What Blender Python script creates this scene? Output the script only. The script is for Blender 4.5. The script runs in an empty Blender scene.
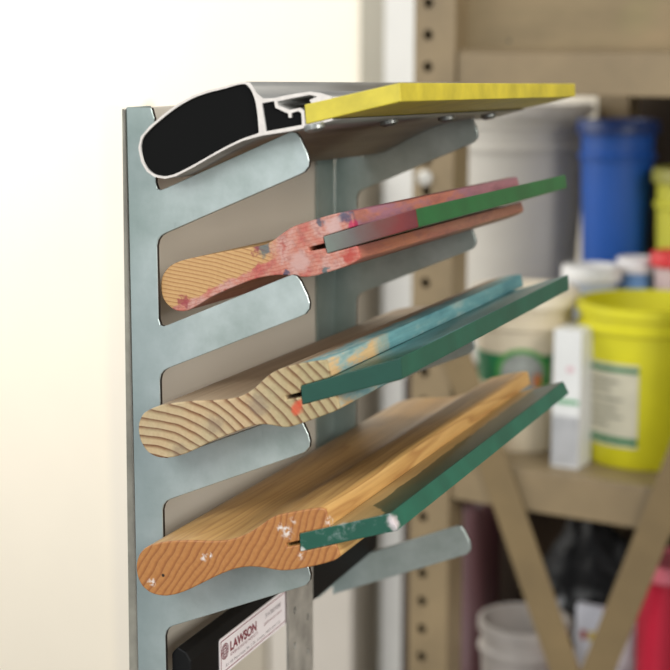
import bpy, bmesh, math, random
from mathutils import Vector, Matrix
from mathutils.geometry import tessellate_polygon
random.seed(4)
S = bpy.context.scene
COL = S.collection
# ------------------------------------------------------------ camera
YAW, PIT, FPX = 0.387558, 0.181456, 1526.48
CAM = Vector((0.376468, -0.68186, 0.09125))
FW = Vector((-math.sin(YAW)*math.cos(PIT), math.cos(YAW)*math.cos(PIT), -math.sin(PIT)))
RT = Vector((math.cos(YAW), math.sin(YAW), 0))
UP = RT.cross(FW)
cd = bpy.data.cameras.new('camera'); cam = bpy.data.objects.new('camera', cd); COL.objects.link(cam)
cam.matrix_world = Matrix.Translation(CAM) @ Matrix((RT, UP, -FW)).transposed().to_4x4()
cd.sensor_fit = 'HORIZONTAL'; cd.sensor_width = 36; cd.lens = FPX/670*36
cd.clip_start = 0.05; cd.clip_end = 50
cd.dof.use_dof = True; cd.dof.focus_distance = 0.80; cd.dof.aperture_fstop = 9.0
S.camera = cam

def ray(px, py): return FW + RT*((px-335)/FPX) + UP*((335-py)/FPX)
def onY(px, py, y):
    d = ray(px, py); return CAM + d*((y-CAM.y)/d.y)
def onX(px, py, x):
    d = ray(px, py); return CAM + d*((x-CAM.x)/d.x)
def pix(P):
    d = Vector(P)-CAM; w = d.dot(FW); return (335+FPX*d.dot(RT)/w, 335-FPX*d.dot(UP)/w)
def yfor(X, Z, px):      # depth Y at which the line (X, *, Z) reaches picture column px
    lo, hi = -0.2, 3.0
    for _ in range(60):
        m = (lo+hi)/2
        if pix((X, m, Z))[0] < px: lo = m
        else: hi = m
    return lo

# ------------------------------------------------------------ materials
def lin(c): return tuple(((v/255)/12.92 if v/255 <= .04045 else ((v/255+.055)/1.055)**2.4) for v in c) + (1,)
class NT:
    def __init__(s, name, rough=.5, metal=0, spec=.5):
        s.m = bpy.data.materials.new(name); s.m.use_nodes = True; s.t = s.m.node_tree
        s.b = s.t.nodes['Principled BSDF']
        s.b.inputs['Roughness'].default_value = rough; s.b.inputs['Metallic'].default_value = metal
        s.b.inputs['Specular IOR Level'].default_value = spec
        s.tc = s.n('ShaderNodeTexCoord')
        s.P = s.tc.outputs['Object']
    def n(s, k, **kw):
        x = s.t.nodes.new(k)
        for a, v in kw.items(): setattr(x, a, v)
        return x
    def put(s, sock, v):
        if isinstance(v, bpy.types.NodeSocket): s.t.links.new(v, sock)
        else: sock.default_value = v
    def math(s, op, a, b=0.0, clamp=False):
        x = s.n('ShaderNodeMath', operation=op, use_clamp=clamp); s.put(x.inputs[0], a); s.put(x.inputs[1], b); return x.outputs[0]
    def vscale(s, sc, off=(0,0,0), src=None, rot=(0,0,0)):
        x = s.n('ShaderNodeMapping'); s.put(x.inputs[0], src or s.P); x.inputs[1].default_value = off
        x.inputs[2].default_value = rot; x.inputs[3].default_value = sc; return x.outputs[0]
    def noise(s, scale, detail=3, rough=.6, vec=None):
        x = s.n('ShaderNodeTexNoise'); s.put(x.inputs['Vector'], vec or s.P)
        x.inputs['Scale'].default_value = scale; x.inputs['Detail'].default_value = detail; x.inputs['Roughness'].default_value = rough
        return x.outputs['Fac']
    def ramp(s, fac, stops, interp='LINEAR'):
        x = s.n('ShaderNodeValToRGB'); x.color_ramp.interpolation = interp; s.put(x.inputs[0], fac)
        e = x.color_ramp.elements
        while len(e) < len(stops): e.new(.5)
        for i, (p, c) in enumerate(stops): e[i].position = p; e[i].color = c if len(c) == 4 else lin(c)
        return x.outputs[0]
    def mask(s, fac, lo, hi):
        x = s.n('ShaderNodeMapRange'); s.put(x.inputs[0], fac); x.inputs[1].default_value = lo; x.inputs[2].default_value = hi
        x.clamp = True; return x.outputs[0]
    def mix(s, f, a, b, mode='MIX'):
        x = s.n('ShaderNodeMix', data_type='RGBA', blend_type=mode); s.put(x.inputs[0], f)
        s.put(x.inputs[6], a if isinstance(a, bpy.types.NodeSocket) else (a if len(a) == 4 else lin(a)))
        s.put(x.inputs[7], b if isinstance(b, bpy.types.NodeSocket) else (b if len(b) == 4 else lin(b))); return x.outputs[2]
    def xyz(s):
        x = s.n('ShaderNodeSeparateXYZ'); s.put(x.inputs[0], s.P); return x.outputs
    def color(s, c): s.put(s.b.inputs['Base Color'], c if isinstance(c, bpy.types.NodeSocket) else lin(c)); return s
    def bump(s, h, strength=.3, dist=.001):
        x = s.n('ShaderNodeBump'); x.inputs['Strength'].default_value = strength; x.inputs['Distance'].default_value = dist
        s.put(x.inputs['Height'], h); s.put(s.b.inputs['Normal'], x.outputs[0]); return s

def plain(name, c, rough=.5, metal=0, var=.06, scale=30, spec=.5):
    t = NT(name, rough, metal, spec)
    d = tuple(max(0, v*(1-var*2.2)) for v in c)
    t.color(t.mix(t.mask(t.noise(scale, 4), .3, .7), d, c)); return t.m

def zinc():
    t = NT('zinc_plate', .36, .55)
    a = t.noise(26, 5, .65); b = t.noise(9, 2, .5, t.vscale((1, 1, .25)))
    c = t.mix(t.mask(a, .32, .7), (160, 172, 166), (196, 206, 202))
    c = t.mix(t.math('MULTIPLY', t.mask(b, .5, .75), .45), c, (186, 196, 208))
    sp = t.mask(t.noise(150, 4, .7, t.vscale((1, 1, .3))), .67, .76)
    c = t.mix(t.math('MULTIPLY', sp, .35), c, (120, 132, 130))
    X = t.xyz()[0]; pt = t.math('SUBTRACT', 1.0, t.mask(t.math('ADD', X, t.math('MULTIPLY', t.math('SUBTRACT', t.noise(18, 4, .6), .5), .03)), -.012, .016))
    c = t.mix(t.math('MULTIPLY', pt, .45), c, (112, 132, 126)); t.color(c)
    t.put(t.b.inputs['Roughness'], t.math('ADD', t.math('MULTIPLY', b, .25), .28))
    return t.m
ZINC = zinc()
def board():
    t = NT('board_paint', .4)
    a = t.noise(5, 3, .5)
    t.color(t.mix(t.mask(a, .3, .7), (203, 195, 180), (216, 209, 195))); t.bump(t.noise(14, 2), .15, .002); return t.m
BOARD = board()
def alu():
    t = NT('brushed_aluminium', .5, .8)
    a = t.noise(60, 5, .6, t.vscale((1, .12, 1)))
    c = t.mix(t.mask(a, .3, .72), (128, 126, 122), (160, 158, 152))
    c = t.mix(t.math('MULTIPLY', t.mask(t.noise(35, 5, .7), .56, .7), .4), c, (120, 116, 108)); t.color(c); return t.m
ALU = alu()
ALUCUT = plain('sawn_aluminium_edge', (222, 214, 205), .5, .25, .04, 200)

def rings(t, cx, cz, spacing, warp=.35, wscale=30):
    """growth rings: cylinders running along the length, seen as arcs on the end grain and lines on the long faces"""
    X, Y, Z = t.xyz()
    nz = t.math('MULTIPLY', t.math('SUBTRACT', t.noise(wscale, 2, .5, t.vscale((1, .12, 1))), .5), warp*spacing*8)
    dx = t.math('SUBTRACT', X, cx); dz = t.math('SUBTRACT', Z, cz)
    r = t.math('SQRT', t.math('ADD', t.math('MULTIPLY', dx, dx), t.math('MULTIPLY', dz, dz)))
    return t.math('FRACT', t.math('DIVIDE', t.math('ADD', r, nz), spacing))
def fibre(t, c, amt=.35):
    a = t.mask(t.noise(500, 3, .6, t.vscale((1, .03, 1))), .35, .7)
    return t.mix(t.math('MULTIPLY', a, amt), c, t.mix(1.0, c, (190, 165, 135), 'MULTIPLY'))

def X_(t): return t.xyz()[0]
def spot(t, P, r, soft=.5, warp=.003):
    """0..1 blob around the point P of the surface, ragged"""
    X, Y, Z = t.xyz()
    n = t.math('MULTIPLY', t.math('SUBTRACT', t.noise(260, 3, .6), .5), warp*2.2)
    dx = t.math('SUBTRACT', X, P[0]); dz = t.math('SUBTRACT', Z, P[2]); dy = t.math('MULTIPLY', t.math('SUBTRACT', Y, P[1]), .6)
    d = t.math('SQRT', t.math('ADD', t.math('ADD', t.math('MULTIPLY', dx, dx), t.math('MULTIPLY', dz, dz)), t.math('MULTIPLY', dy, dy)))
    return t.math('SUBTRACT', 1.0, t.mask(t.math('ADD', d, n), r*soft, r))

def rubber(name, c, rough=.35, tint=None):
    t = NT(name, rough)
    c1 = t.mix(t.mask(t.noise(45, 4), .35, .7), tuple(v*.86 for v in c), c)
    if tint: c1 = tint(t, c1)
    t.color(c1); return t.m

# ------------------------------------------------------------ mesh helpers
def empty(name, loc, rz=0):
    o = bpy.data.objects.new(name, None); o.location = loc; o.rotation_euler = (0, 0, rz); o.empty_display_size = .02
    COL.objects.link(o); return o
def tag(o, label=None, cat=None, group=None, kind=None):
    if label: o['label'] = label
    if cat: o['category'] = cat
    if group: o['group'] = group
    if kind: o['kind'] = kind
    return o
def link(name, bm, mats, parent=None, smooth=False, bevel=0, seg=2, loc=None, angle=35):
    me = bpy.data.meshes.new(name); bmesh.ops.recalc_face_normals(bm, faces=bm.faces[:]); bm.to_mesh(me); bm.free()
    for m in (mats if isinstance(mats, (list, tuple)) else [mats]): me.materials.append(m)
    if smooth:
        for p in me.polygons: p.use_smooth = True
    o = bpy.data.objects.new(name, me); COL.objects.link(o)
    if parent: o.parent = parent
    if loc is not None: o.location = loc
    if bevel:
        b = o.modifiers.new('bevel', 'BEVEL'); b.width = bevel; b.segments = seg; b.limit_method = 'ANGLE'; b.angle_limit = math.radians(angle)
    if smooth: 
        w = o.modifiers.new('wn', 'WEIGHTED_NORMAL') if bevel else None
    return o
def extrude(poly, y0, y1, holes=(), org=(0,0,0), bm=None, capmat=0, sidemat=0):
    """XZ polygon (with holes) swept along Y"""
    bm = bm or bmesh.new()
    loops = [list(poly)] + [list(h) for h in holes]
    vec = [[Vector((p[0], p[1], 0)) for p in l] for l in loops]
    flat = [p for l in loops for p in l]
    A = [bm.verts.new((p[0]-org[0], y0-org[1], p[1]-org[2])) for p in flat]
    B = [bm.verts.new((p[0]-org[0], y1-org[1], p[1]-org[2])) for p in flat]
    if holes:
        for t in tessellate_polygon(vec):
            for V in (A, B):
                try: f = bm.faces.new([V[i] for i in t]); f.material_index = capmat
                except ValueError: pass
    else:
        for V in (A, B): f = bm.faces.new(V); f.material_index = capmat
    k = 0
    for l in loops:
        n = len(l)
        for i in range(n):
            f = bm.faces.new([A[k+i], A[k+(i+1) % n], B[k+(i+1) % n], B[k+i]]); f.material_index = sidemat
        k += n
    return bm
def box(bm, lo, hi, mi=0):
    v = [bm.verts.new((x, y, z)) for x in (lo[0], hi[0]) for y in (lo[1], hi[1]) for z in (lo[2], hi[2])]
    for f in ((0,1,3,2), (4,6,7,5), (0,4,5,1), (2,3,7,6), (0,2,6,4), (1,5,7,3)):
        q = bm.faces.new([v[i] for i in f]); q.material_index = mi
    return bm
def lathe(bm, prof, seg=48, c=(0,0,0), mi=0):
    R = []
    for r, z in prof:
        R.append([bm.verts.new((c[0]+r*math.cos(2*math.pi*i/seg), c[1]+r*math.sin(2*math.pi*i/seg), c[2]+z)) for i in range(seg)] if r > 1e-6 else [bm.verts.new((c[0], c[1], c[2]+z))])
    for a, b in zip(R, R[1:]):
        for i in range(seg):
            j = (i+1) % seg
            q = [a[i % len(a)], a[j % len(a)], b[j % len(b)], b[i % len(b)]]
            u = []
            for v in q:
                if v not in u: u.append(v)
            if len(u) > 2:
                f = bm.faces.new(u); f.material_index = mi
    return bm
def tube(bm, pts, r, seg=10):
    rings_ = []
    for i, p in enumerate(pts):
        p = Vector(p); d = (Vector(pts[min(i+1, len(pts)-1)])-Vector(pts[max(i-1, 0)])).normalized()
        a = d.orthogonal().normalized() if i == 0 else (pa - d*pa.dot(d)).normalized()
        pa = a; b = d.cross(a)
        rings_.append([bm.verts.new(p + a*r*math.cos(2*math.pi*k/seg) + b*r*math.sin(2*math.pi*k/seg)) for k in range(seg)])
    for a, b in zip(rings_, rings_[1:]):
        for k in range(seg): bm.faces.new([a[k], a[(k+1) % seg], b[(k+1) % seg], b[k]])
    bm.faces.new(rings_[0]); bm.faces.new(rings_[-1][::-1]); return bm
def smoothpoly(pts, it=1, keep=()):
    """Chaikin corner cutting of a closed outline; the corners in keep stay sharp"""
    keep = set(keep)
    for _ in range(it):
        out = []; nk = set(); n = len(pts)
        for i in range(n):
            p, q, o = pts[i], pts[(i+1) % n], pts[i-1]
            if i in keep: nk.add(len(out)); out.append(p)
            else:
                out.append((p[0]*.78+o[0]*.22, p[1]*.78+o[1]*.22)); out.append((p[0]*.78+q[0]*.22, p[1]*.78+q[1]*.22))
        pts, keep = out, nk
    return pts
def trace(px, y): return [(lambda P: (P.x, P.z))(onY(a, b, y)) for a, b in px]

# ------------------------------------------------------------ the rack: two comb plates on a painted board
PITCH, SL, TIPX = .070, .42766, .084753
XS = -.0173; L = .278424; TH = .0029
def finger_outline():
    a = onY(285.7, 277, 0); b = onY(172, 323.3, 0)            # top edge of the finger at z shift 1
    s = (a.z-b.z)/(a.x-b.x); z0 = a.z - s*a.x + PITCH         # top edge: z = z0 + s*x
    return z0, s
TZ0, TS = finger_outline()
def arc(c, r, a0, a1, n=6): return [(c[0]+r*math.cos(math.radians(a0+(a1-a0)*i/n)), c[1]+r*math.sin(math.radians(a0+(a1-a0)*i/n))) for i in range(n+1)]
def comb_poly(xs, xt=None):
    """comb: a strip on the left and five slanting fingers with rounded slots"""
    top = onY(140, 107.5, 0).z
    P = [(xs if xt is None else xt, top), (onY(151, 107.5, 0).x, top), (0.0, top-.0055)]
    r = .0042
    tipc = onY(309, 160.3, 0); tipt = onY(300, 138, 0); tipt0 = onY(291, 133.6, 0)
    for k in range(5):
        dz = -k*PITCH
        # inner lower-left corner of the slot above finger k, then along the top edge
        zt = lambda x: TZ0 + TS*x + dz
        zb = lambda x: SL*x + dz
        P += [(0.0, zt(0)+r*1.2), (r*.25, zt(0)+r*.45), (r*.65, zt(r*.65)+r*.06), (r*1.3, zt(r*1.3))]
        P += [(tipt0.x-.003, zt(tipt0.x-.003)), (tipt0.x, zt(tipt0.x)-.0002), (tipt0.x+.0025, zt(tipt0.x)-.0006), (tipt.x, tipt.z+dz), (tipc.x-.001, tipc.z+dz+.0035), (tipc.x, tipc.z+dz), (tipc.x-.0003, tipc.z+dz-.003), (tipc.x-.0025, tipc.z+dz-.0058), (tipc.x-.006, zb(tipc.x-.006))]
        if k < 4: P += [(r*1.2, zb(r*1.2)), (r*.6, zb(r*.6)-r*.1), (r*.2, zb(0)-r*.35), (0.0, zb(0)-r*1.1)]
        else: P += [(xs, zb(xs))]
    return P
CUT = plain('laser_cut_edge', (62, 54, 48), .5, .3, .2, 60)
def rack():
    o = empty('squeegee_rack', (0, 0, 0))
    tag(o, 'galvanised steel wall rack with slanting finger combs holding four squeegees', 'rack')
    xf = XS
    for nm, y in (('near_comb', 0), ('far_comb', L)):
        x0 = XS
        q = link('comb_plate', extrude(comb_poly(x0, x0+.0018), y, y+TH, sidemat=1), [ZINC, CUT], o, bevel=.00035, seg=1, angle=50)
        bm = bmesh.new()
        top = onY(140, 107.5, 0).z; bot = -4*PITCH
        if y == 0: box(bm, (x0-.0004, y+TH, bot), (x0+.0016, y+.026, top))
        else:
            yf = yfor(x0, -.1, 316); box(bm, (x0-.0004, yf, bot), (x0+.0016, y, top))
        f = link('flange', bm, ZINC, o, bevel=.0005)
    return o
rack()
# rolled outer edge of the near comb is part of the plate: a slim return
bx0 = XS-.0010
def mount_board():
    ye = yfor(bx0, -.1, 330)
    zt = onY(140, 109, 0).z
    x1 = XS-.0006
    zb = onY(160, 712, 0).z
    bm = extrude([(onY(128.5, 690, .001).x, zb), (x1, zb), (x1, zt), (onY(121.2, 115, .001).x, zt)], .0015, ye, sidemat=1)
    o = link('mounting_board', bm, [plain('board_edge', (150, 146, 132), .6, 0, .12, 40), BOARD], bevel=.0006, seg=2)
    return tag(o, 'cream painted board behind the steel rack, the squeegee handles point at it', 'board')
mount_board()

# ------------------------------------------------------------ wooden squeegees
def rel(poly, org): return poly
def wood_profile(px, keep_idx, y, it=2): return smoothpoly(trace(px, y), it, keep_idx)

SQ4 = [(136,570),(136.3,562),(139,554),(145,547.5),(156.3,543.4),(171,541.3),(190,540.6),(209,541.6),(225.5,541),(237.4,538),(249.3,532.8),(261,525),(269,519),(278,515),(300,511),(318,508),
       (325,509.5),(329.5,527.3),  # 17
       (299,533.7),(298.9,541),(286,543.8),(286.3,547.5),(299.5,545.2),(300,552),  # groove 18-23
       (335.5,544.2),(339.5,556),(336,560.3),(315,566.2),(292.4,570.4),(279,571),(262,567.6),(247,566.7),(233,569.3),(218.4,575),(201.6,583.4),(186,591),(174,595),(163.4,596.3),(151.5,593.9),(142.5,587),(138,579)]
SQ3 = [(137.8,430),(138.6,422),(142,414.5),(148,410),(158.7,405.8),(173,403.4),(190,401.5),(209,401),(222,400.3),(235,398.4),(245,394.5),(254,388.5),(262,380.5),(269,374.4),(279,369),(295,364.6),(315,361.3),
       (325.5,360.5),(329.5,377.5), # 18
       (300.2,386),(300.4,392.5),(285,396.2),(285.3,400.2),(301,397.5),(302,405), # 19-24
       (335.5,395.6),(339.5,408.5),(335,411.5),(322,416),(308,421.5),(291,427),(283,427.8),(270,425),(259,424.3),(243,428.8),(226,435.6),(209,442.2),(195,449.6),(182.5,455),(168,458.3),(156.3,457.4),(147,452),(140.5,442)]
SQ2 = [(160.2,284),(162,275),(168.8,266),(181,260.3),(202,256),(223,252),(244,248.2),(262,245.8),(271,241.5),(281,234),(291,227),(304,222.6),(323.6,216.6),(338,212.8),
       (350,212),(353.8,226.8), # 15
       (322.5,236.5),(323.7,243.5),(308,247.6),(308.4,251.6),(325,248.4),(327,254), # 16-21
       (356.5,246),(360,258.5),(354,263),(340,268.5),(323.6,273.8),(307,277.6),(296,276.6),(284,275),(269,275.8),(254.5,279),(240,284.2),(225.2,290.4),(210.6,297),(197,306),(186,311.6),(175,311),(166,304),(161.5,296)]

def squeegee(name_label, px, keep, y0, bladepx, wood_end, blade_end, matw, matb, droop=0):
    prof = wood_profile(px, keep, y0)
    org = Vector((prof[0][0], y0, min(p[1] for p in prof)))
    o = empty('squeegee', org); tag(o, name_label, 'squeegee')
    cr = onY(*px[keep[0]], y0); o.rotation_euler = (-droop, 0, 0)
    yw = yfor(cr.x, cr.z, wood_end)
    h = link('handle', extrude(prof, y0, yw, org=org), matw(org), o, bevel=.0006, seg=2, angle=50)
    for p in h.data.polygons: p.use_smooth = abs(p.normal.y) < .5
    bp = trace(bladepx, y0-.0003)
    fr = onY(*bladepx[1], y0); yb = yfor(fr.x, fr.z, blade_end)
    b = link('blade', extrude(bp, y0-.0003, yb, org=org), matb(org), o, bevel=.0004, seg=2, angle=40)
    return o, h, b, org

def wood4(org):
    t = NT('fir_end_grain', .45)
    c = onY(-150, 300, -.0292)-org
    f = rings(t, c.x, c.z, .0036, .32, 34)
    col = t.ramp(f, [(0, (174, 121, 68)), (.5, (178, 120, 64)), (.84, (149, 93, 48)), (.94, (144, 88, 45)), (1, (182, 127, 72))])
    col = fibre(t, col, .3)
    X, Y, Z = t.xyz()
    side = t.mask(Y, .0008, .002)                       # long faces are paler than the end grain
    f2 = rings(t, c.x, c.z, .0052, .9, 40)
    pale = t.ramp(f2, [(0, (214, 172, 108)), (.6, (206, 162, 98)), (.85, (182, 136, 80)), (1, (212, 170, 106))])
    blotch = t.mask(t.noise(40, 4, .6, t.vscale((1, .15, 1))), .4, .65)
    up = t.math('SUBTRACT', 1.0, t.mask(X_(t), (onY(318, 508, -.0292)-org).x-.002, (onY(318, 508, -.0292)-org).x+.001))
    top_shade = t.ramp(t.noise(90, 5, .6, t.vscale((1, .04, 1))), [(.3, (116, 88, 56)), (.7, (164, 130, 84))])
    pale = t.mix(t.math('MULTIPLY', up, t.math('ADD', .35, t.math('MULTIPLY', blotch, .4))), pale, top_shade)  # shade from the squeegee above painted in as duller brown
    col = t.mix(side, col, fibre(t, pale, .35))
    for (a, b, r) in ((287, 533, .0042), (281, 527, .0025), (300, 556, .0025), (203, 559, .0022), (152, 582, .0024), (292, 521, .0022), (330, 522, .0035), (210, 556, .002)):
        P = onY(a, b, -.0292)-org
        m = t.math('MULTIPLY', spot(t, P, r, .2), t.mask(t.noise(380, 4, .7), .47, .55))
        col = t.mix(t.math('MULTIPLY', m, .8), col, (228, 222, 214))
    P = onY(163, 575.5, -.0292)-org
    col = t.mix(spot(t, P, .0011, .6, .0002), col, (30, 18, 10))
    t.color(col); t.bump(f, .04, .0003); return t.m
def wood3(org):
    t = NT('weathered_pine', .6)
    c = onY(150, 560, -.0242)-org
    f = rings(t, c.x, c.z, .0047, .16, 30)
    col = t.ramp(f, [(0, (192, 167, 129)), (.5, (186, 161, 122)), (.8, (131, 94, 58)), (.9, (105, 69, 41)), (1, (188, 161, 124))])
    gr = t.mask(t.noise(45, 4, .6), .42, .65)
    col = t.mix(t.math('MULTIPLY', gr, .4), col, (168, 164, 130))
    X, Y, Z = t.xyz()
    cr = onY(320, 365, -.0242)-org
    green = t.mask(X, (onY(250, 390, -.0242)-org).x, (onY(300, 380, -.0242)-org).x)
    col = t.mix(t.math('MULTIPLY', green, .30), col, t.mix(1.0, col, (176, 200, 160), 'MULTIPLY'))
    thin = t.math('MULTIPLY', t.mask(f, .80, .87), t.math('SUBTRACT', 1.0, t.mask(f, .93, .98)))
    col = t.mix(t.math('MULTIPLY', thin, .75), col, (112, 72, 44))
    # long faces: grey brown, teal and white ink along the nose
    side = t.mask(Y, .0008, .003)
    gb = t.ramp(t.noise(60, 5, .6, t.vscale((1, .05, 1))), [(.3, (128, 108, 84)), (.7, (170, 148, 120))])
    nose = t.mask(t.math('ADD', X, t.math('MULTIPLY', t.math('SUBTRACT', t.noise(70, 4), .5), .016)), cr.x-.012, cr.x-.006)
    ink = t.ramp(t.noise(50, 5, .65, t.vscale((1, .22, 1))), [(.36, (214, 180, 128)), (.46, (204, 172, 124)), (.52, (150, 172, 166)), (.60, (104, 148, 152)), (.70, (204, 192, 164))])
    far = t.mask(t.math('ADD', Y, t.math('MULTIPLY', t.math('SUBTRACT', t.noise(60, 3), .5), .05)), .055, .085)
    teal = t.ramp(t.noise(70, 4, .6, t.vscale((1, .2, 1))), [(.32, (74, 128, 136)), (.5, (106, 156, 160)), (.68, (172, 186, 176))])
    gb = t.mix(nose, gb, t.mix(far, ink, teal))
    col = t.mix(side, col, gb)
    for (a, b, r, cc, am) in ((297, 408, .0036, (200, 76, 44), .85), (300, 403, .0024, (200, 76, 44), .8), (294, 412, .0022, (206, 84, 50), .7), (258, 405, .007, (110, 100, 90), .45), (180, 452, .005, (110, 92, 78), .4), (215, 425, .006, (112, 96, 84), .4)):
        P = onY(a, b, -.0242)-org
        col = t.mix(t.math('MULTIPLY', spot(t, P, r, .45, .0015 if r < .005 else .004), am), col, cc)
    t.color(fibre(t, col, .25)); t.bump(f, .08, .0004); return t.m
def wood2(org):
    t = NT('ink_stained_wood', .5)
    y0 = .003
    c = onY(120, 900, y0)-org
    f = rings(t, c.x, c.z, .0021, .25, 22)
    col = t.ramp(f, [(0, (196, 158, 106)), (.6, (189, 147, 93)), (.88, (152, 106, 62)), (1, (193, 152, 103))])
    a = onY(190, 300, y0)-org; b = onY(270, 262, y0)-org
    X, Y, Z = t.xyz()
    s = (b.z-a.z)/(b.x-a.x)
    d = t.math('SUBTRACT', t.math('ADD', t.math('MULTIPLY', t.math('SUBTRACT', X, a.x), s*1.05), a.z), Z)   # below the line = inked
    d = t.math('ADD', d, t.math('MULTIPLY', t.math('SUBTRACT', t.noise(120, 4, .6), .5), .010))
    pinkm = t.mask(d, -.0008, .0006)
    px = onY(272, 255, y0)-org
    pinkm = t.math('MAXIMUM', pinkm, t.mask(t.math('ADD', X, t.math('MULTIPLY', t.math('SUBTRACT', t.noise(80, 4), .5), .016)), px.x-.003, px.x+.002))
    ink = t.ramp(t.noise(48, 6, .7), [(.28, (137, 60, 65)), (.4, (177, 89, 79)), (.5, (184, 120, 101)), (.58, (190, 147, 135)), (.66, (170, 86, 72)), (.76, (177, 129, 120))])
    side = t.mask(Y, .001, .004)
    lng = t.ramp(t.noise(40, 5, .65, t.vscale((1, .18, 1))), [(.3, (132, 79, 96)), (.42, (172, 114, 123)), (.52, (154, 105, 119)), (.6, (181, 112, 91)), (.72, (132, 68, 73))])
    low = onY(356, 246, y0)-org
    lowm = t.math('SUBTRACT', 1.0, t.mask(Z, low.z-.001, low.z+.002))
    lng = t.mix(t.math('MULTIPLY', lowm, .75), lng, t.ramp(t.noise(60, 4, .6, t.vscale((1, .1, 1))), [(.35, (167, 96, 68)), (.65, (188, 132, 98))]))
    streak = t.mask(t.math('FRACT', t.math('ADD', t.math('DIVIDE', t.math('SUBTRACT', Z, t.math('MULTIPLY', X, .25)), .0019), t.math('MULTIPLY', t.noise(120, 3), 2.0))), .7, .9)
    ink = t.mix(t.math('MULTIPLY', streak, .45), ink, t.mix(1.0, ink, (200, 140, 110), 'MULTIPLY'))
    ink = t.mix(t.math('MULTIPLY', t.mask(t.noise(210, 5, .7), .5, .62), .4), ink, (132, 78, 72))
    lng = t.mix(t.math('MULTIPLY', t.mask(t.noise(160, 5, .7, t.vscale((1, .2, 1))), .5, .62), .4), lng, (122, 80, 84))
    ink = t.mix(side, ink, lng)
    col = t.mix(pinkm, fibre(t, col, .2), ink)
    for (a_, b_, r, cc) in ((345, 217.5, .0042, (34, 62, 91)), (262, 248.5, .0045, (59, 88, 95)), (257, 251, .0028, (127, 42, 56)), (319, 222, .0022, (42, 71, 88)), (324, 270, .0022, (37, 88, 93)), (286, 273, .0018, (42, 59, 88)), (352, 226, .0028, (175, 25, 81)), (184, 301, .0035, (136, 42, 56)), (300, 262, .006, (188, 151, 142)), (333, 226, .005, (192, 158, 151)), (350, 258, .004, (166, 51, 39))):
        P = onY(a_, b_, y0)-org
        col = t.mix(t.math('MULTIPLY', spot(t, P, r*1.1, .5, .0048), .8), col, cc)
    t.color(col); t.bump(t.noise(160, 4), .25, .0005); return t.m

def blade_green(c, specks=None, endtint=None):
    def f(org):
        def tint(t, col):
            if endtint: col = endtint(t, col, org)
            if specks:
                for (a, b, y, r, cc, am) in specks:
                    P = onY(a, b, y)-org
                    m = t.math('MULTIPLY', spot(t, P, r, .3, .003), am); col = t.mix(m, col, cc)
            return col
        return rubber('urethane_rubber', c, .33, tint)
    return f
def end2(t, col, org):
    X, Y, Z = t.xyz()
    u = t.mask(X, (onY(325, 245, .003)-org).x, (onY(415, 218, .003)-org).x)
    u = t.math('ADD', u, t.math('MULTIPLY', t.math('SUBTRACT', t.noise(70, 3), .5), .35))
    g = t.ramp(u, [(0, (112, 122, 112)), (.3, (100, 92, 88)), (.6, (104, 62, 56)), (.8, (112, 40, 38)), (1, (92, 30, 34))])
    e = t.math('SUBTRACT', 1.0, t.mask(Y, .0005, .0009)); return t.mix(e, col, g)
def end4(t, col, org):
    X, Y, Z = t.xyz()
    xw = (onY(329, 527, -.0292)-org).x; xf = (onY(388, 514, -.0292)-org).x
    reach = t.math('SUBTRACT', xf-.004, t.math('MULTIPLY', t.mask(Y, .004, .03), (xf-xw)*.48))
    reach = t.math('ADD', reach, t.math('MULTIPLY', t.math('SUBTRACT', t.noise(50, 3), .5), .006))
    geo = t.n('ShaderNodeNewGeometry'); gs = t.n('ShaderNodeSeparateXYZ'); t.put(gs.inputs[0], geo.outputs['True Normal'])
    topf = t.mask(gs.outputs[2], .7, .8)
    tan_mask = t.math('MULTIPLY', t.math('MULTIPLY', t.mask(t.math('SUBTRACT', reach, X), -.0004, .0006), topf), .9)  # tan tone on the wood side of the top face
    col = t.mix(t.math('MULTIPLY', topf, .6), col, (14, 34, 30))  # top face darkened: its shade is put into the colour
    col = t.mix(tan_mask, col, t.ramp(t.noise(80, 4, .6, t.vscale((1, .1, 1))), [(.35, (150, 124, 80)), (.65, (186, 158, 108))]))
    m = t.mask(t.noise(110, 5, .7), .52, .66)
    e = t.math('SUBTRACT', 1.0, t.mask(Y, .0005, .0012))
    return t.mix(t.math('MULTIPLY', t.math('MULTIPLY', m, e), .45), t.mix(e, col, t.mix(.5, col, (26, 66, 52))), (150, 165, 160))
def end3(t, col, org):
    X, Y, Z = t.xyz()
    geo = t.n('ShaderNodeNewGeometry'); gs = t.n('ShaderNodeSeparateXYZ'); t.put(gs.inputs[0], geo.outputs['True Normal'])
    topf = t.math('MULTIPLY', t.mask(gs.outputs[2], .7, .8), t.mask(t.noise(40, 4, .6, t.vscale((1, .25, 1))), .25, .45))
    topf = t.math('MULTIPLY', topf, t.mask(Y, .02, .06))
    col = t.mix(t.math('MULTIPLY', topf, .85), col, t.ramp(t.noise(70, 4, .6, t.vscale((1, .2, 1))), [(.35, (66, 122, 126)), (.6, (104, 152, 152))]))
    e = t.math('SUBTRACT', 1.0, t.mask(Y, .0005, .0012))
    return t.mix(e, col, t.mix(.55, col, (24, 58, 48)))

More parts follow.
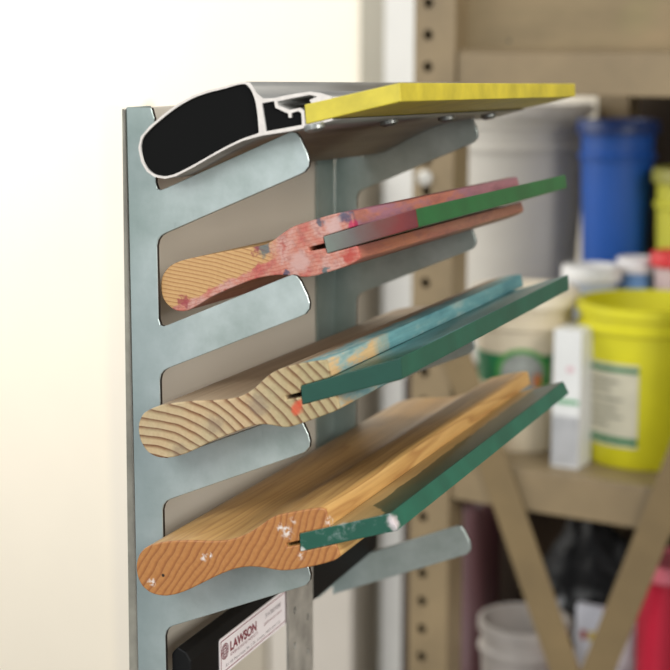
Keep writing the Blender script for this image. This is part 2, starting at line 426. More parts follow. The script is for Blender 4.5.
squeegee('wooden squeegee with pink and red ink stains, right under the aluminium one', SQ2, (14, 15, 16, 17, 18, 19, 20, 21, 22, 23), .003,
         [(322.8,236.8),(414.5,209.2),(417.5,227.6),(326.6,253.6)], 517, 565, wood2, blade_green((24, 100, 52), None, end2), .016)
squeegee('weathered greyish wooden squeegee with teal ink along its nose, green blade', SQ3, (17, 18, 19, 20, 21, 22, 23, 24, 25, 26), -.0242,
         [(300.4,386.2),(400,358),(401.5,379.5),(301.8,404.8)], 521, 568, wood3, blade_green((30, 92, 74), None, end3), .013)
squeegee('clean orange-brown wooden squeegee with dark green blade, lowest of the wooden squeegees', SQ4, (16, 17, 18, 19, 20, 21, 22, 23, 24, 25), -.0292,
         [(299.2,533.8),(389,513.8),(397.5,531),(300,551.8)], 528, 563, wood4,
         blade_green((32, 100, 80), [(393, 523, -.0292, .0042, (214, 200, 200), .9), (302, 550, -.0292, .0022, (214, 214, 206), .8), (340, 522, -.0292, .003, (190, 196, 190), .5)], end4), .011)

# ------------------------------------------------------------ aluminium squeegee
def alu_squeegee():
    y0 = -.015
    outer = [(249,82.4),(252.5,87),(256,93),(262.4,98.4),(273,98.2),(285,95.4),(298,93.2),(310,91.6),(320,93),(331,96.4),
             (331,99.2),(320,101.2),(310.5,103),(309,99.9),(316.6,96.6),(308.7,94.8),(290,98.4),(277,101.4),(277.6,105.2),(289.3,110),(299.7,107.8),(303.6,110.5),(304.8,124.9),
             (331.5,118.6),(332.5,120.3),(304,128),(290.7,131),(262.4,135.4),(242.5,140.8),(227,148.2),(211.5,156.6),(192,168),(175.6,176.4),(165,178.8),(154.3,177),(146.5,171.4),(140.9,161.8),(138,148),(140.4,136.4),(149.4,126),(163,114.4),(176.6,104),(192,95.4),(207.6,90),(223,86.4),(231,84),(238.7,82.2),(244,81.6)]
    bulb = [(245.5,83.9),(250.5,90),(254,98),(256.5,110),(258.6,131.4),(258,133.4),(242,138.6),(226.4,146),(211,154.6),(191.4,166),(175,174.2),(165,176.6),(155,174.8),(148,169.6),(142.6,161),(140,148),(142.2,137.4),(151,127.6),(164.4,116.2),(178,106),(193,97.6),(208.4,92.2),(224,88.6),(232,86),(239,84.2)]
    cham = [(261.4,103.2),(273.4,101),(274.8,107.8),(287.6,113.6),(288.2,117.8),(291.2,117.6),(291,113),(297.5,111),(300.8,113.2),(301.6,124.9),(265.6,131.4)]
    O = trace(outer, y0); Bh = smoothpoly(trace(bulb, y0), 1); Ch = trace(cham, y0)
    org = Vector((min(p[0] for p in O), y0, min(p[1] for p in O)))
    o = empty('squeegee', org); tag(o, 'aluminium squeegee with hollow rounded handle and yellow blade on top of the rack', 'squeegee'); o.rotation_euler = (-.018, 0, 0)
    fr = onY(399, 83, y0); yb = yfor(fr.x, fr.z, 574.5)
    h = link('handle', extrude(O, y0, yb-.004, [Bh, Ch], org, capmat=1), [ALU, ALUCUT], o)
    for p in h.data.polygons: p.use_smooth = abs(p.normal.y) < .5
    black = plain('black_plastic', (10, 10, 9), .8, 0, .05, spec=.15)
    def inset(P, k):
        c = Vector((sum(p[0] for p in P)/len(P), sum(p[1] for p in P)/len(P))); return P
    tag(link('handle_plug', extrude(Bh, y0+.0012, y0+.010, org=org), black, o), 'flat black plug')
    tag(link('channel_plug', extrude(Ch, y0+.0012, y0+.010, org=org), black, o), 'flat black plug')
    Y = lambda og: rubber('yellow_urethane', (212, 194, 58), .45)
    bp = trace([(303.6,104.6),(399.5,82.6),(400.5,101.6),(305.4,124.4)], y0-.0003)
    link('blade', extrude(bp, y0-.0003, yb, org=org), Y(org), o, bevel=.0005, seg=2, angle=40)
    # clamping bolts under the lip
    base = onY(317, 124.5, y0)
    nrm = Vector((.22, 0, -.97)).normalized()
    steel = plain('bright_steel', (150, 152, 148), .42, .8, .05)
    for x in (313.5, 388, 446, 488):
        y = yfor(base.x, base.z, x)
        bm = bmesh.new(); lathe(bm, [(0, 0), (.0046, 0), (.005, .0009), (.005, .0024), (.003, .0036), (0, .0036)], 20)
        q = link('bolt', bm, steel, o, smooth=False, loc=Vector((base.x, y, base.z))-org+Vector((0,0,.0003)))
        q.rotation_euler = nrm.to_track_quat('Z', 'Y').to_euler()
alu_squeegee()

# ------------------------------------------------------------ black bar with the maker's label, slotted upright
XL = .012
def black_bar():
    bb = onX(285, 624.5, XL); z0 = bb.z
    tp = onX(285, 585, XL).z
    y0 = .006; y1 = L+.012
    prof = [(XL, z0), (XL, tp-.002), (XL-.003, tp+.003), (XL-.008, tp+.005), (XL-.0115, tp+.001), (XL-.0118, z0+.006), (XL-.010, z0+.001), (XL-.006, z0-.0005)]
    bm = extrude(prof, y0, y1, org=(XL-.006, y0, z0))
    o = empty('black_bar', (XL-.006, y0, z0)); tag(o, 'black plastic bar with a white printed sticker, lying in the lowest rack slot', 'bar')
    link('bar_body', bm, plain('matt_black_plastic', (13, 13, 13), .6, 0, .1, spec=.25), o, bevel=.0008)
    A = onX(219, 670.5, XL); B = onX(286, 619.5, XL); D = onX(285.5, 588, XL)
    ya, yb = A.y, B.y; za = z0+.0008; zb = D.z
    w, h = yb-ya, zb-za
    e = .0005
    wh = plain('sticker_paper', (246, 238, 238), .45, 0, .03); red = plain('maroon_print', (128, 34, 52), .5, 0, .03); dk = plain('grey_print', (110, 96, 100), .5, 0, .03)
    r = .002
    pts = []
    for cx, cz, a in ((w-r, r, -90), (w-r, h-r, 0), (r, h-r, 90), (r, r, 180)):
        pts += arc((cx, cz), r, a, a+90, 4)
    bm = bmesh.new(); og = Vector((XL-.006, y0, z0))
    F = [bm.verts.new(Vector((XL+e, ya+p[0], za+p[1]))-og) for p in pts]; G = [bm.verts.new(Vector((XL, ya+p[0], za+p[1]))-og) for p in pts]
    bm.faces.new(F)
    for i in range(len(F)): bm.faces.new([F[i], F[(i+1) % len(F)], G[(i+1) % len(F)], G[i]])
    lab = link('sticker', bm, wh, o)
    tag(lab, 'white sticker with maroon border and lettering')
    def strip(a0, b0, a1, b1):
        m = bmesh.new(); box(m, Vector((XL+e, ya+a0, za+b0))-og, Vector((XL+e+.0001, ya+a1, za+b1))-og); return m
    m = bmesh.new()
    for q in ((.0016, .0016, w-.0016, .0021), (.0016, h-.0021, w-.0016, h-.0016), (.0016, .0016, .0021, h-.0016), (w-.0021, .0016, w-.0016, h-.0016)):
        box(m, Vector((XL+e, ya+q[0], za+q[1]))-og, Vector((XL+e+.0001, ya+q[2], za+q[3]))-og)
    link('border', m, red, lab)
    # round globe emblem
    m = bmesh.new(); R = h*.21; cx, cz = h*.30, h*.60
    def V(a, b): return Vector((XL+e+.0001, ya+a, za+b))-og
    for rr in (R, R*.72, R*.42):
        n = 28; w_ = R*.10
        a = [m.verts.new(V(cx+rr*math.cos(2*math.pi*i/n), cz+rr*math.sin(2*math.pi*i/n))) for i in range(n)]
        b = [m.verts.new(V(cx+(rr-w_)*math.cos(2*math.pi*i/n), cz+(rr-w_)*math.sin(2*math.pi*i/n))) for i in range(n)]
        for i in range(n): m.faces.new([a[i], a[(i+1) % n], b[(i+1) % n], b[i]])
    for k in range(-2, 3):
        zz = cz+k*R*.38; hw = math.sqrt(max(R*R-(k*R*.38)**2, 0)); m.faces.new([m.verts.new(V(*p)) for p in ((cx-hw, zz-R*.04), (cx+hw, zz-R*.04), (cx+hw, zz+R*.04), (cx-hw, zz+R*.04))])
    for k in range(-1, 2):
        xx = cx+k*R*.5; hw = math.sqrt(max(R*R-(k*R*.5)**2, 0)); m.faces.new([m.verts.new(V(*p)) for p in ((xx-R*.04, cz-hw), (xx+R*.04, cz-hw), (xx+R*.04, cz+hw), (xx-R*.04, cz+hw))])
    link('emblem', m, red, lab)
    def text(s, a, b, width, height, mat, bold=0):
        cu = bpy.data.curves.new('t', 'FONT'); cu.body = s; cu.size = 1; cu.offset = bold
        tmp = bpy.data.objects.new('t', cu); COL.objects.link(tmp); bpy.context.view_layer.update()
        me = bpy.data.meshes.new_from_object(tmp.evaluated_get(bpy.context.evaluated_depsgraph_get()))
        bpy.data.objects.remove(tmp); bpy.data.curves.remove(cu)
        xs = [v.co.x for v in me.vertices]; ys = [v.co.y for v in me.vertices]
        sx = width/(max(xs)-min(xs)); sy = height/(max(ys)-min(ys)); x0, y_ = min(xs), min(ys)
        for v in me.vertices: v.co = V(a+(v.co.x-x0)*sx, b+(v.co.y-y_)*sy)
        me.materials.clear(); me.materials.append(mat); me.name = 'lettering'
        q = bpy.data.objects.new('lettering', me); COL.objects.link(q); q.parent = lab
    text('LAWSON', h*.60, h*.48, w*.38, h*.27, red, .035)
    text('SCREEN & DIGITAL PRODUCTS', h*.60, h*.36, w*.40, h*.07, red)
    text('5110 Penrose St. | St. Louis, MO 63115', h*.34, h*.14, w*.80, h*.10, dk)
    text('314.382.9300', w*.66, h*.62, w*.24, h*.12, dk)
    text('golawson.com', w*.64, h*.42, w*.27, h*.10, red)
black_bar()
def upright():
    xp = XL+.0015
    a = onX(286.5, 600, xp); b = onX(311, 600, xp); top = onX(300, 574, xp).z
    y0, y1 = a.y, b.y; bot = -1.25
    st = plain('slotted_steel', (186, 182, 172), .45, .3, .1, 60); dk = plain('dark_hole', (34, 32, 30), .8)
    # plate with real holes, extruded in X: build as polygon in YZ
    zs = []
    outer = [(y0, bot), (y1, bot), (y1, top), (y0, top)]
    holes = []
    w = y1-y0
    z = top-.008; k = 0
    while z > bot+.02 and k < 44:
        fy = .78 if k % 2 == 0 else .24
        holes.append([(y0+w*fy+.0020*math.cos(2*math.pi*i/12), z+.0026*math.sin(2*math.pi*i/12)) for i in range(12)]); z -= .0115; k += 1
    bm = extrude([(p[0], p[1]) for p in outer], 0, .0016, holes)      # in XZ, thickness along Y
    for v in bm.verts: v.co = Vector((xp-v.co.y+.0014, v.co.x, v.co.z))
    o = empty('slotted_upright', (xp, y0, bot)); 
    for v in bm.verts: v.co -= Vector((xp, y0, bot))
    link('perforated_web', bm, st, o)
    bm = bmesh.new(); box(bm, (-.0335, w-.0016+.0002, 0), (-.0004, w+.0002, -.075-bot)) # side flange lower down carries the board
    bm.free()
    tag(o, 'grey perforated steel strip standing upright beside the sticker', 'upright')
upright()

# ------------------------------------------------------------ background shelving (own frame, turned 8 degrees)
RZ = -math.radians(8.2)
O0 = CAM + ray(415, 57)*1.75
UX = Vector((math.cos(RZ), math.sin(RZ), 0)); UY = Vector((-math.sin(RZ), math.cos(RZ), 0))
FLOOR = -1.30
def sp(px, py, v):                   # picture point on the plane v behind the shelf front -> local (u, v, z world)
    d = ray(px, py); t = (v-(CAM-O0).dot(UY))/d.dot(UY); P = CAM+d*t
    return Vector(((P-O0).dot(UX), v, P.z))
def wl(u, v, z): P = O0+UX*u+UY*v; return Vector((P.x, P.y, z))
def flat_obj(name, bm, mat, base, parent=None, **k):
    o = link(name, bm, mat, parent, **k)
    if not parent: o.location = base; o.rotation_euler = (0, 0, RZ)
    return o
TAN = plain('tan_enamel', (142, 123, 92), .45, 0, .06, 12)
TAND = plain('tan_enamel_brace', (130, 110, 76), .45, 0, .05, 12)
def shelving():
    base = wl(0, 0, FLOOR)
    o = empty('shelving_unit', base, RZ); tag(o, 'tan steel shelving with punched posts and crossed braces in the background', 'shelving')
    uL0, uL1 = sp(414, 57, 0).x, sp(455, 57, 0).x
    pw = uL1-uL0
    D = .62; W = sp(752, 57, 0).x-uL0-pw
    z2t = sp(585, 478.6, 0).z; z1t = sp(565, 49.5, 0).z; z1b = sp(577, 91, 0).z
    lip = .05
    def post(u, v, fl=1, rr=1):
        zt = .45-FLOOR
        outer = [(u, 0), (u+pw, 0), (u+pw, zt), (u, zt)]
        holes = []
        hu = sp(428, 35, 0).x-uL0; zz = sp(428, 3, 0).z-FLOOR; dz = (sp(428, 3, 0).z-sp(429, 35, 0).z)
        k = -6
        while k < 34:
            c = zz - k*dz
            if .02 < c < zt-.02: holes.append([(u+hu*(1 if fl == 1 else 1)+.0062*math.cos(2*math.pi*i/14), c+.0062*math.sin(2*math.pi*i/14)) for i in range(14)])
            k += 1
        bm = extrude(outer, v, v+.002, holes)
        box(bm, (u+.001, v+.030*rr, 0), (u+pw-.0025, v+.032*rr, zt)); box(bm, (u, v+.0022*rr, 0), (u+.002, v+.032*rr, zt))  # closed back added so the holes stay dark against the bright wall
        box(bm, (u+(pw-.002 if fl == 1 else 0), v+.002*rr, 0), (u+(pw if fl == 1 else .002), v+.04*rr, zt))
        link('post', bm, TAN, o)
    c = sp(426, 178, 0); bm = bmesh.new(); lathe(bm, [(0, 0), (.009, 0), (.009, .004), (.006, .006), (0, .006)], 20)  # pale disc added in place of one bright hole
    q = link('bolt', bm, plain('pale_hole_disc', (214, 210, 200), .35, .4), o, loc=(c.x, -.0002, c.z-FLOOR)); q.rotation_euler = (math.pi/2, 0, 0)
    post(uL0, 0); post(uL0+W, 0, 0); post(uL0, D, 1, -1); post(uL0+W, D, 0, -1)
    def shelf(zt):
        z = zt-FLOOR; bm = bmesh.new(); a, b = uL1+.0012, uL0+W-.001
        box(bm, (a, .003, z-.003), (b, D-.003, z)); box(bm, (a, .003, z-lip), (b, .006, z-.003)); box(bm, (a, D-.006, z-lip), (b, D-.003, z-.003))
        box(bm, (a, .006, z-lip), (a+.003, D-.006, z-.003))
        link('shelf', bm, TAN, o, bevel=.0015)
    shelf(z1t); shelf(z2t); shelf(z2t-.46)
    # crossed flat braces on the near face
    def brace(p, q, v, w):
        a = sp(*p, v); b = sp(*q, v); d = Vector((b.x-a.x, 0, b.z-a.z)).normalized(); n = Vector((-d.z, 0, d.x))*w/2
        a2 = Vector((a.x, v, a.z-FLOOR)); b2 = Vector((b.x, v, b.z-FLOOR)); bm = bmesh.new()
        c = [a2+n, b2+n, b2-n, a2-n]; F = [bm.verts.new(x) for x in c]; G = [bm.verts.new(x+Vector((0, .003, 0))) for x in c]
        bm.faces.new(F); bm.faces.new(G[::-1])
        for i in range(4): bm.faces.new([F[i], F[(i+1) % 4], G[(i+1) % 4], G[i]])
        link('brace', bm, TAND, o, bevel=.0008)
    brace((441, 313), (712, 1099), -.004, .038); brace((712, 385), (441, 1062), -.008, .037)
    # dark sheet added so no light shows through behind the shelves
    bm = bmesh.new(); box(bm, (uL0+.004, D+.044, z2t-.46-FLOOR), (uL0+W+.04, D+.047, z1t-FLOOR-.051))
    link('rear_blocker', bm, plain('dark_brown_sheet', (84, 68, 52), .7, 0, .15, 6), o)
    return z1t, z2t, D, uL0, uL1, W
Z1, Z2, SD, UL0, UL1, SW = shelving()
Z3 = Z2-.46

def at_shelf(px, py, z):      # picture point on the horizontal plane z -> local u, v
    d = ray(px, py); t = (z-CAM.z)/d.z; P = CAM+d*t; return (P-O0).dot(UX), (P-O0).dot(UY)

def bucket(name, label, cat, px, v, rpx, ztop, zbase, col, lid=None, taper=.86, group=None, ribs=((.86, .03),), handle=True, open_top=True, wall=.002, rough=.45, bodymat=None):
    """px: column of the axis, rpx: half width in the picture at the rim; v: depth behind the shelf front"""
    c = sp(px, 200, v); u = c.x
    dep = (wl(u, v, 0)-CAM).dot(FW); R = rpx*dep/FPX; H = ztop-zbase
    o = empty(name, wl(u, v, zbase), RZ); tag(o, label, cat, group)
    m = bodymat or plain(name+'_plastic', col, rough, 0, .04, 8)
    prof = [(0, 0), (R*taper*.96, 0), (R*taper, .004)]
    for f, w in ribs:
        rr = R*(taper+(1-taper)*f)
        prof += [(rr, H*f-.003), (rr+.004, H*f), (rr+.004, H*f+H*w*.4), (rr, H*f+H*w*.4+.003)]
    prof += [(R*.985, H-.014), (R+.003, H-.012), (R+.003, H-.001), (R, H)]
    prof += [(R-wall, H), (R-wall-.001, H-.02), (R*taper-wall, .005), (0, .005)]
    bm = bmesh.new(); lathe(bm, prof, 56); b = link('bucket_body', bm, m, o, smooth=True)
    b.modifiers.new('e', 'EDGE_SPLIT').split_angle = math.radians(40)
    if lid:
        bm = bmesh.new(); lathe(bm, [(0, H+.0022), (R*.86, H+.0022), (R*.88, H+.006), (R+.0035, H+.006), (R+.0055, H+.003), (R+.0055, H-.012), (R+.0034, H-.012), (R+.0034, H+.0005), (0, H+.0005)], 56)
        q = link('lid', bm, plain(name+'_lid', lid, .45, 0, .04), o, smooth=True); q.modifiers.new('e', 'EDGE_SPLIT').split_angle = math.radians(40)
    if handle:
        bm = bmesh.new(); zz = H*.86
        pts = [((R+.006)*math.cos(math.radians(a)), -(R+.008)*math.sin(math.radians(a))*1.0, zz - .38*R*math.sin(math.radians(a))) for a in range(0, 181, 12)]
        tube(bm, pts, .0016, 8); link('bail_handle', bm, plain('wire', (170, 168, 164), .3, .8), o, smooth=True)
    return o, R, H, taper
def wrap(o, R, H, taper, a0, a1, f0, f1, mat, name='label', off=.0012, parent=None, n=20):
    """curved label on a tapered bucket: angles in degrees around the axis (270 = towards the shelf front)"""
    bm = bmesh.new(); G = []
    for j in range(2):
        f = (f0, f1)[j]; r = R*(taper+(1-taper)*f)+off
        G.append([bm.verts.new((r*math.cos(math.radians(a0+(a1-a0)*i/n)), r*math.sin(math.radians(a0+(a1-a0)*i/n)), H*f)) for i in range(n+1)])
    for i in range(n): bm.faces.new([G[0][i], G[0][i+1], G[1][i+1], G[1][i]])
    so = link(name, bm, mat, parent or o); md = so.modifiers.new('s', 'SOLIDIFY'); md.thickness = .0004; return so
def wrap_poly(o, R, H, taper, ac, fc, ra, rf, mat, name, off, inner=0, parent=None, n=40):
    bm = bmesh.new()
    def P(a, f): r = R*(taper+(1-taper)*f)+off; return bm.verts.new((r*math.cos(math.radians(a)), r*math.sin(math.radians(a)), H*f))
    prev = None
    K = 6
    grid = [[P(ac+ra*s*math.cos(2*math.pi*i/n), fc+rf*s*math.sin(2*math.pi*i/n)) for i in range(n)] for s in [inner+(1-inner)*k/K for k in range(K+1)] if s > 0]
    for a, b in zip(grid, grid[1:]):
        for i in range(n): bm.faces.new([a[i], a[(i+1) % n], b[(i+1) % n], b[i]])
    if inner == 0: bm.faces.new(grid[0])
    so = link(name, bm, mat, parent or o); md = so.modifiers.new('s', 'SOLIDIFY'); md.thickness = .0004; return so

def zpx(px, py, v): return sp(px, py, v).z
# yellow bucket
v = .13
o, R, H, T = bucket('bucket', 'yellow plastic bucket with a pale label between green stripes, front of middle shelf', 'bucket', 655, v, 72, zpx(655, 300, v), Z2, (226, 218, 36), taper=.88, ribs=((.84, .05),), handle=False)
lm = plain('label_paper', (206, 200, 176), .5, 0, .04); gm = plain('label_green', (24, 120, 70), .5)
lab = wrap(o, R, H, T, 212, 281, .14, .66, lm, 'label')
wrap(o, R, H, T, 212, 281, .16, .20, gm, 'green_stripe', .0016, lab); wrap(o, R, H, T, 212, 281, .61, .64, gm, 'green_stripe', .0016, lab)
tm = plain('label_text_grey', (120, 116, 100), .5)
for k, f in enumerate((.54, .49, .43, .37, .32, .27)):
    wrap(o, R, H, T, 224, 224+(40, 32, 44, 38, 44, 30)[k], f, f+.012, tm, 'print_line', .0016, lab)
# dark cabinet standing behind the left side of the shelving; the big bucket stands on it
ZC = zpx(505, 106, .5)-.37
def side_cabinet():
    a = sp(399, 600, .375).x; b = UL0-.012
    o = empty('side_cabinet', wl(a, .375, FLOOR), RZ); tag(o, 'dark brown wooden cabinet behind the shelving, the large off-white bucket stands on it', 'cabinet')
    m = plain('dark_brown_wood', (72, 56, 42), .6, 0, .15, 8); H = ZC-FLOOR; w = b-a
    bm = bmesh.new(); box(bm, (0, .016, 0), (w, .40, H-.018)); link('cabinet_body', bm, m, o, bevel=.002)
    bm = bmesh.new(); box(bm, (-.003, 0, H-.0178), (w+.003, .404, H)); link('top', bm, m, o, bevel=.002)
    bm = bmesh.new(); box(bm, (.004, 0, .04), (w-.004, .0158, H-.0242)); link('door', bm, m, o, bevel=.002)
side_cabinet()
# cream tub
v = .11
o, R, H, T = bucket('tub', 'cream plastic tub with round green and grey emblem, beside the white carton', 'tub', 527, v, 51, zpx(527, 292, v), Z2, (222, 208, 180), lid=(226, 214, 190), taper=.76, ribs=((.80, .05),), handle=False)
wrap(o, R, H, T, 206, 330, .44, .64, gm, 'green_band', .0012)
wrap_poly(o, R, H, T, 292, .52, 34, .165, plain('lime_green', (88, 160, 80), .5), 'emblem_ring', .0018, .82)
e = wrap_poly(o, R, H, T, 292, .52, 27, .13, plain('emblem_grey', (160, 164, 156), .5, 0, .1, 40), 'emblem_disc', .0018)
wrap(o, R, H, T, 306, 316, .44, .52, plain('emblem_orange', (206, 120, 60), .5), 'orange_mark', .0026, e, n=6)
# big white bucket
v = .50
WB = NT('translucent_white_plastic', .5); WB.color(WB.mix(WB.mask(WB.noise(6, 3), .3, .7), (196, 190, 179), (208, 203, 192)))
bucket('bucket', 'large off-white bucket with ringed rim behind the cream tub', 'bucket', 505, v, 83, zpx(505, 106, v), ZC, (222, 218, 208), lid=(214, 208, 198), taper=.80, ribs=((.93, .035), (.84, .035)), bodymat=WB.m, handle=False)
# blue bucket
v = .42
bucket('bucket', 'tall blue bucket standing between the off-white bucket and a yellow one', 'bucket', 616, v, 37, zpx(616, 124, v), Z2, (18, 78, 160), lid=(18, 50, 108), taper=.76, ribs=((.88, .03),), handle=False)
v = .405
bucket('bucket', 'olive yellow bucket partly cut off at the right edge, behind the red pot', 'bucket', 706, v, 50, zpx(690, 172, v), Z2, (190, 186, 50), lid=(150, 146, 50), taper=.84, ribs=((.86, .03),), handle=False)
# white jar with domed lid, partly behind the yellow bucket
v = .235
bucket('jar', 'white jar with rounded lid just behind the yellow bucket rim', 'jar', 594, v, 26, zpx(594, 270, v), Z2, (206, 214, 226), lid=(232, 230, 226), taper=.95, handle=False, ribs=())
v = .25
bucket('tub', 'small pale blue tub between the white jar and the red-lidded pot', 'tub', 639, .28, 16, zpx(639, 262, .28), Z2, (110, 150, 200), lid=(214, 210, 210), taper=.95, handle=False, ribs=())
bucket('pot', 'white pot with red lid at the right edge behind the yellow bucket', 'pot', 678, .27, 21, zpx(678, 256, .27), Z2, (214, 190, 190), lid=(206, 34, 40), taper=.95, handle=False, ribs=())

def carton(name, label, cat, x0, x1, ytop, v, depth, zb, col, marks=(), rot=0):
    a = sp(x0, 400, v); b = sp(x1, 400, v); zt = zpx((x0+x1)/2, ytop, v); w = b.x-a.x
    o = empty(name, wl(a.x, v, zb), RZ); tag(o, label, cat)
    bm = bmesh.new(); box(bm, (0, 0, 0), (w, depth, zt-zb)); link('box_body', bm, plain(name+'_card', col, .55, 0, .03, 12), o, bevel=.0012)
    for (f0, f1, h0, h1, c, nm) in marks:
        bm = bmesh.new(); box(bm, (w*f0, -.0005, (zt-zb)*h0), (w*f1, -.0001, (zt-zb)*h1)); link(nm, bm, plain(nm, c, .5), o)
    return o
carton('carton', 'slim white carton with green line and pink mark, between cream tub and yellow bucket', 'carton', 552, 580, 330, .03, .04, Z2, (226, 226, 222),
       ((.1, .95, .47, .50, (70, 160, 100), 'green_line'), (.5, .75, .70, .74, (228, 190, 194), 'pink_mark'), (.02, .98, .02, .38, (182, 182, 182), 'grey_panel')))
# plywood sheet stored on the top shelf
def ply():
    t = NT('stained_plywood', .6)
    c = t.ramp(t.noise(7, 5, .6, t.vscale((.5, 1, 1.4))), [(.3, (112, 96, 68)), (.5, (134, 116, 84)), (.7, (150, 126, 92))])
    c = t.mix(t.math('MULTIPLY', t.mask(t.noise(4, 2), .55, .7), .4), c, (134, 136, 78)); c = t.mix(t.mask(t.noise(28, 2), .74, .78), c, (66, 60, 48)); t.color(c); return t.m
a = sp(461, 30, .03); bm = bmesh.new(); box(bm, (0, 0, 0), (.31, .02, .20))
o = link('plywood_sheet', bm, ply(), bevel=.001, loc=wl(a.x+.002, .03, Z1)); o.rotation_euler = (0, 0, RZ)
tag(o, 'stained brown plywood sheet standing on the top shelf', 'board')
# lower level things
v = .20
def bag(name, label, cat, px, py, rpx, zb, v, sc, mat, seed, amp=.02):
    c = sp(px, py, v); dep = (wl(c.x, v, 0)-CAM).dot(FW); R = rpx*dep/FPX
    bm = bmesh.new(); bmesh.ops.create_icosphere(bm, subdivisions=5, radius=1)
    from mathutils import noise as N
    zt = c.z
    for q in bm.verts:
        p = q.co.copy(); n = N.fractal(p*2.2+Vector((seed, 0, 0)), .8, 2, 5); s = 1+n*.13
        x, y, z = p.x*sc[0]*R*s, p.y*sc[1]*R*s, p.z
        z = (z*.5*(1+.12*n)+.5)*(zt-zb)*1.0
        q.co = Vector((x, y, max(z, 0)))
    o = link(name, bm, mat, smooth=True, loc=wl(c.x, v, zb)); o.rotation_euler = (0, 0, RZ); return tag(o, label, cat)
bt = NT('black_film', .5, 0, .25); n1 = bt.mask(bt.noise(38, 4, .6), .50, .56)
X_, Y_, Z_ = bt.xyz(); hi = bt.math('SUBTRACT', 1.0, bt.mask(Z_, .19, .26))
bt.color(bt.mix(bt.math('MULTIPLY', n1, hi), (8, 8, 9), (200, 202, 204))); bt.bump(bt.noise(40, 3), .3, .003)
bag('rubbish_bag', 'shiny black plastic bag with white flecks seen between the crossed braces', 'bag', 592, 519, 58, Z3, .24, (1.1, .8), bt.m, 3.1)
carton('packet', 'small white packet with red and yellow mark leaning before the black bag', 'packet', 582, 610, 608, .035, .012, Z3, (206, 206, 212), ((.2, .42, .86, .90, (176, 90, 80), 'red_mark'), (.5, .8, .86, .90, (206, 180, 90), 'yellow_mark')))
v = .10
bucket('bucket', 'grey-white open bucket on the lowest shelf left of the brace', 'bucket', 535, v, 47, zpx(520, 617, v), Z3, (176, 168, 160), taper=.85, ribs=((.84, .05),), handle=False)
def tube_roll():
    u = UL0-.062; v = .31; zt = zpx(486, 505, v); H = zt-FLOOR
    o = empty('rolled_mat', wl(u, v, FLOOR), RZ); tag(o, 'dull maroon rolled mat standing upright just behind the shelving post', 'mat')
    mt = NT('maroon_vinyl', .45); mt.color(mt.ramp(mt.noise(30, 4, .6, mt.vscale((1, 1, .06))), [(.35, (58, 30, 30)), (.6, (92, 56, 58)), (.75, (130, 100, 100))]))
    bm = bmesh.new(); R = .042; n = 90; P = []
    for i in range(n+1):                      # a spiral sheet
        a = i/n*2*math.pi*3.2; rr = R*(.45+.55*i/n); P.append((rr*math.cos(a), rr*math.sin(a)))
    A = [bm.verts.new((p[0], p[1], 0)) for p in P]; B = [bm.verts.new((p[0], p[1], H)) for p in P]
    for k in range(n): bm.faces.new([A[k], A[k+1], B[k+1], B[k]])
    q = link('rolled_sheet', bm, mt.m, o, smooth=True); md = q.modifiers.new('s', 'SOLIDIFY'); md.thickness = .003
tube_roll()
bag('cloth_bag', 'crumpled white cloth bundle beside the red tub', 'bag', 634, 590, 32, Z3, .11, (.9, .8), plain('white_cloth', (226, 220, 224), .8, 0, .05), 8.2)
bucket('tub', 'bright red tub at the lower right edge with pink lid', 'tub', 688, .02+.045, 36, zpx(688, 566, .065), Z3, (214, 36, 66), lid=(230, 120, 135), taper=.95, handle=False, ribs=())

# ------------------------------------------------------------ room
CREAM = plain('wall_paint', (244, 235, 217), .7, 0, .01, 2)
def struct(name, lo, hi, mat, local=True):
    bm = bmesh.new(); box(bm, lo, hi); o = link(name, bm, mat); o['kind'] = 'structure'
    if local: o.location = wl(0, 0, 0); o.rotation_euler = (0, 0, RZ)
    return o
VW = .80
struct('wall_back', (-3.0, VW, FLOOR), (3.0, VW+.1, 1.6), CREAM)
bm = bmesh.new(); box(bm, (-3.2, -4.2, FLOOR-.1), (4.0, VW+.1, FLOOR)); fo = link('floor', bm, plain('concrete_floor', (136, 128, 118), .6, 0, .1, 3), loc=wl(0, 0, 0)); fo.rotation_euler = (0, 0, RZ); fo['kind'] = 'structure'
def wallstrip(name, x0, x1, th, col):
    a = sp(x0, 40, VW-th).x; b = sp(x1, 40, VW-th).x
    struct(name, (a, VW-th, FLOOR), (b, VW-.0005, 1.4), plain(name+'_paint', col, .5, 0, .03, 4))
wallstrip('trim_1', 360, 385, .02, (158, 152, 136)); wallstrip('trim_2', 384.5, 418, .05, (216, 214, 208))
a = sp(105.5, 300, VW-.01); b = sp(150, 300, VW-.01)
struct('trim_3', (a.x, VW-.01, FLOOR), (b.x, VW-.0005, zpx(113, 101, VW-.01)), plain('trim_3_paint', (236, 228, 213), .7, 0, .01, 2))  # added strip standing in for a slightly darker tone of the wall
struct('wall_right', (UL0+.52, .10, FLOOR), (2.9, .20, 1.6), plain('wall_right_paint', (128, 112, 90), .7, 0, .06, 3))  # unseen wall, added to keep bright reflections off the blades
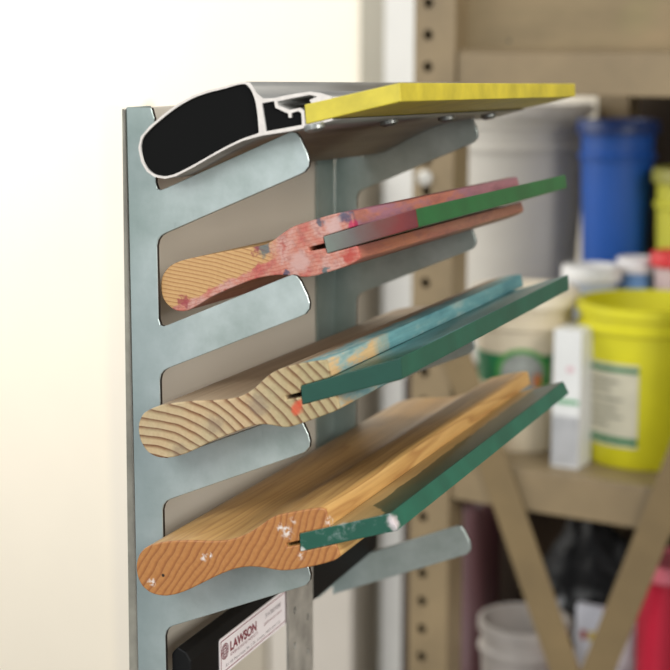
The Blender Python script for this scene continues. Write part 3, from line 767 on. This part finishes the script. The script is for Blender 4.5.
# cream locker behind the rack
def locker():
    v = .70; a = sp(216, 300, v).x; b = sp(356, 620, v).x; zt = zpx(330, 165, v)
    o = empty('storage_locker', wl(a, v, FLOOR), RZ); tag(o, 'tall cream metal locker behind the rack, left of the white door trim', 'locker')
    w = b-a; H = zt-FLOOR; m = plain('locker_paint', (190, 180, 162), .5, 0, .03, 4); m2 = plain('locker_paint_pale', (214, 206, 194), .45, 0, .02, 4)
    bm = bmesh.new(); box(bm, (0, .012, 0), (w, .095, H)); link('cabinet_body', bm, m, o, bevel=.002)
    bm = bmesh.new(); box(bm, (.004, -.006, .05), (w*.36, .0118, H-.01)); d = link('door', bm, m, o, bevel=.003)
    bm = bmesh.new(); box(bm, (w*.38, -.006, .05), (w-.004, .0118, H-.01)); d = link('door', bm, m2, o, bevel=.003)
    bm = bmesh.new(); box(bm, (w*.42, -.018, H*.5), (w*.45, -.0062, H*.5+.10)); link('handle', bm, ALU, d, bevel=.002)
locker()

# ------------------------------------------------------------ light
W = bpy.data.worlds.new('world'); S.world = W; W.use_nodes = True
bg = W.node_tree.nodes['Background']; bg.inputs[0].default_value = (.93, .96, 1.0, 1); bg.inputs[1].default_value = .75
def area(name, loc, target, size, power, col=(1, 1, 1)):
    l = bpy.data.lights.new(name, 'AREA'); l.energy = power; l.shape = 'RECTANGLE'; l.size = size[0]; l.size_y = size[1]; l.color = col
    o = bpy.data.objects.new(name, l); COL.objects.link(o); o.location = loc
    o.rotation_euler = (Vector(target)-Vector(loc)).to_track_quat('-Z', 'Y').to_euler(); return o
area('key_light', (1.5, -.6, .65), (.05, .1, -.1), (.7, .7), 24, (1, .97, .92))  # soft key light from the upper right; no window stands there
area('front_fill', (-.35, -1.7, .9), (.0, .1, -.1), (.8, .8), 22, (.95, .98, 1))  # added fill from the camera side, lightens the front faces
area('wall_wash', wl(-1.7, -.5, .7), wl(-1.0, VW, -.35), (1.6, 1.6), 35, (1, .97, .9))  # added wash light that brightens the back wall
S.view_settings.view_transform = 'Standard'; S.view_settings.look = 'None'; S.view_settings.gamma = 1
S.view_settings.exposure = 0.0; S.view_settings.use_curve_mapping = False
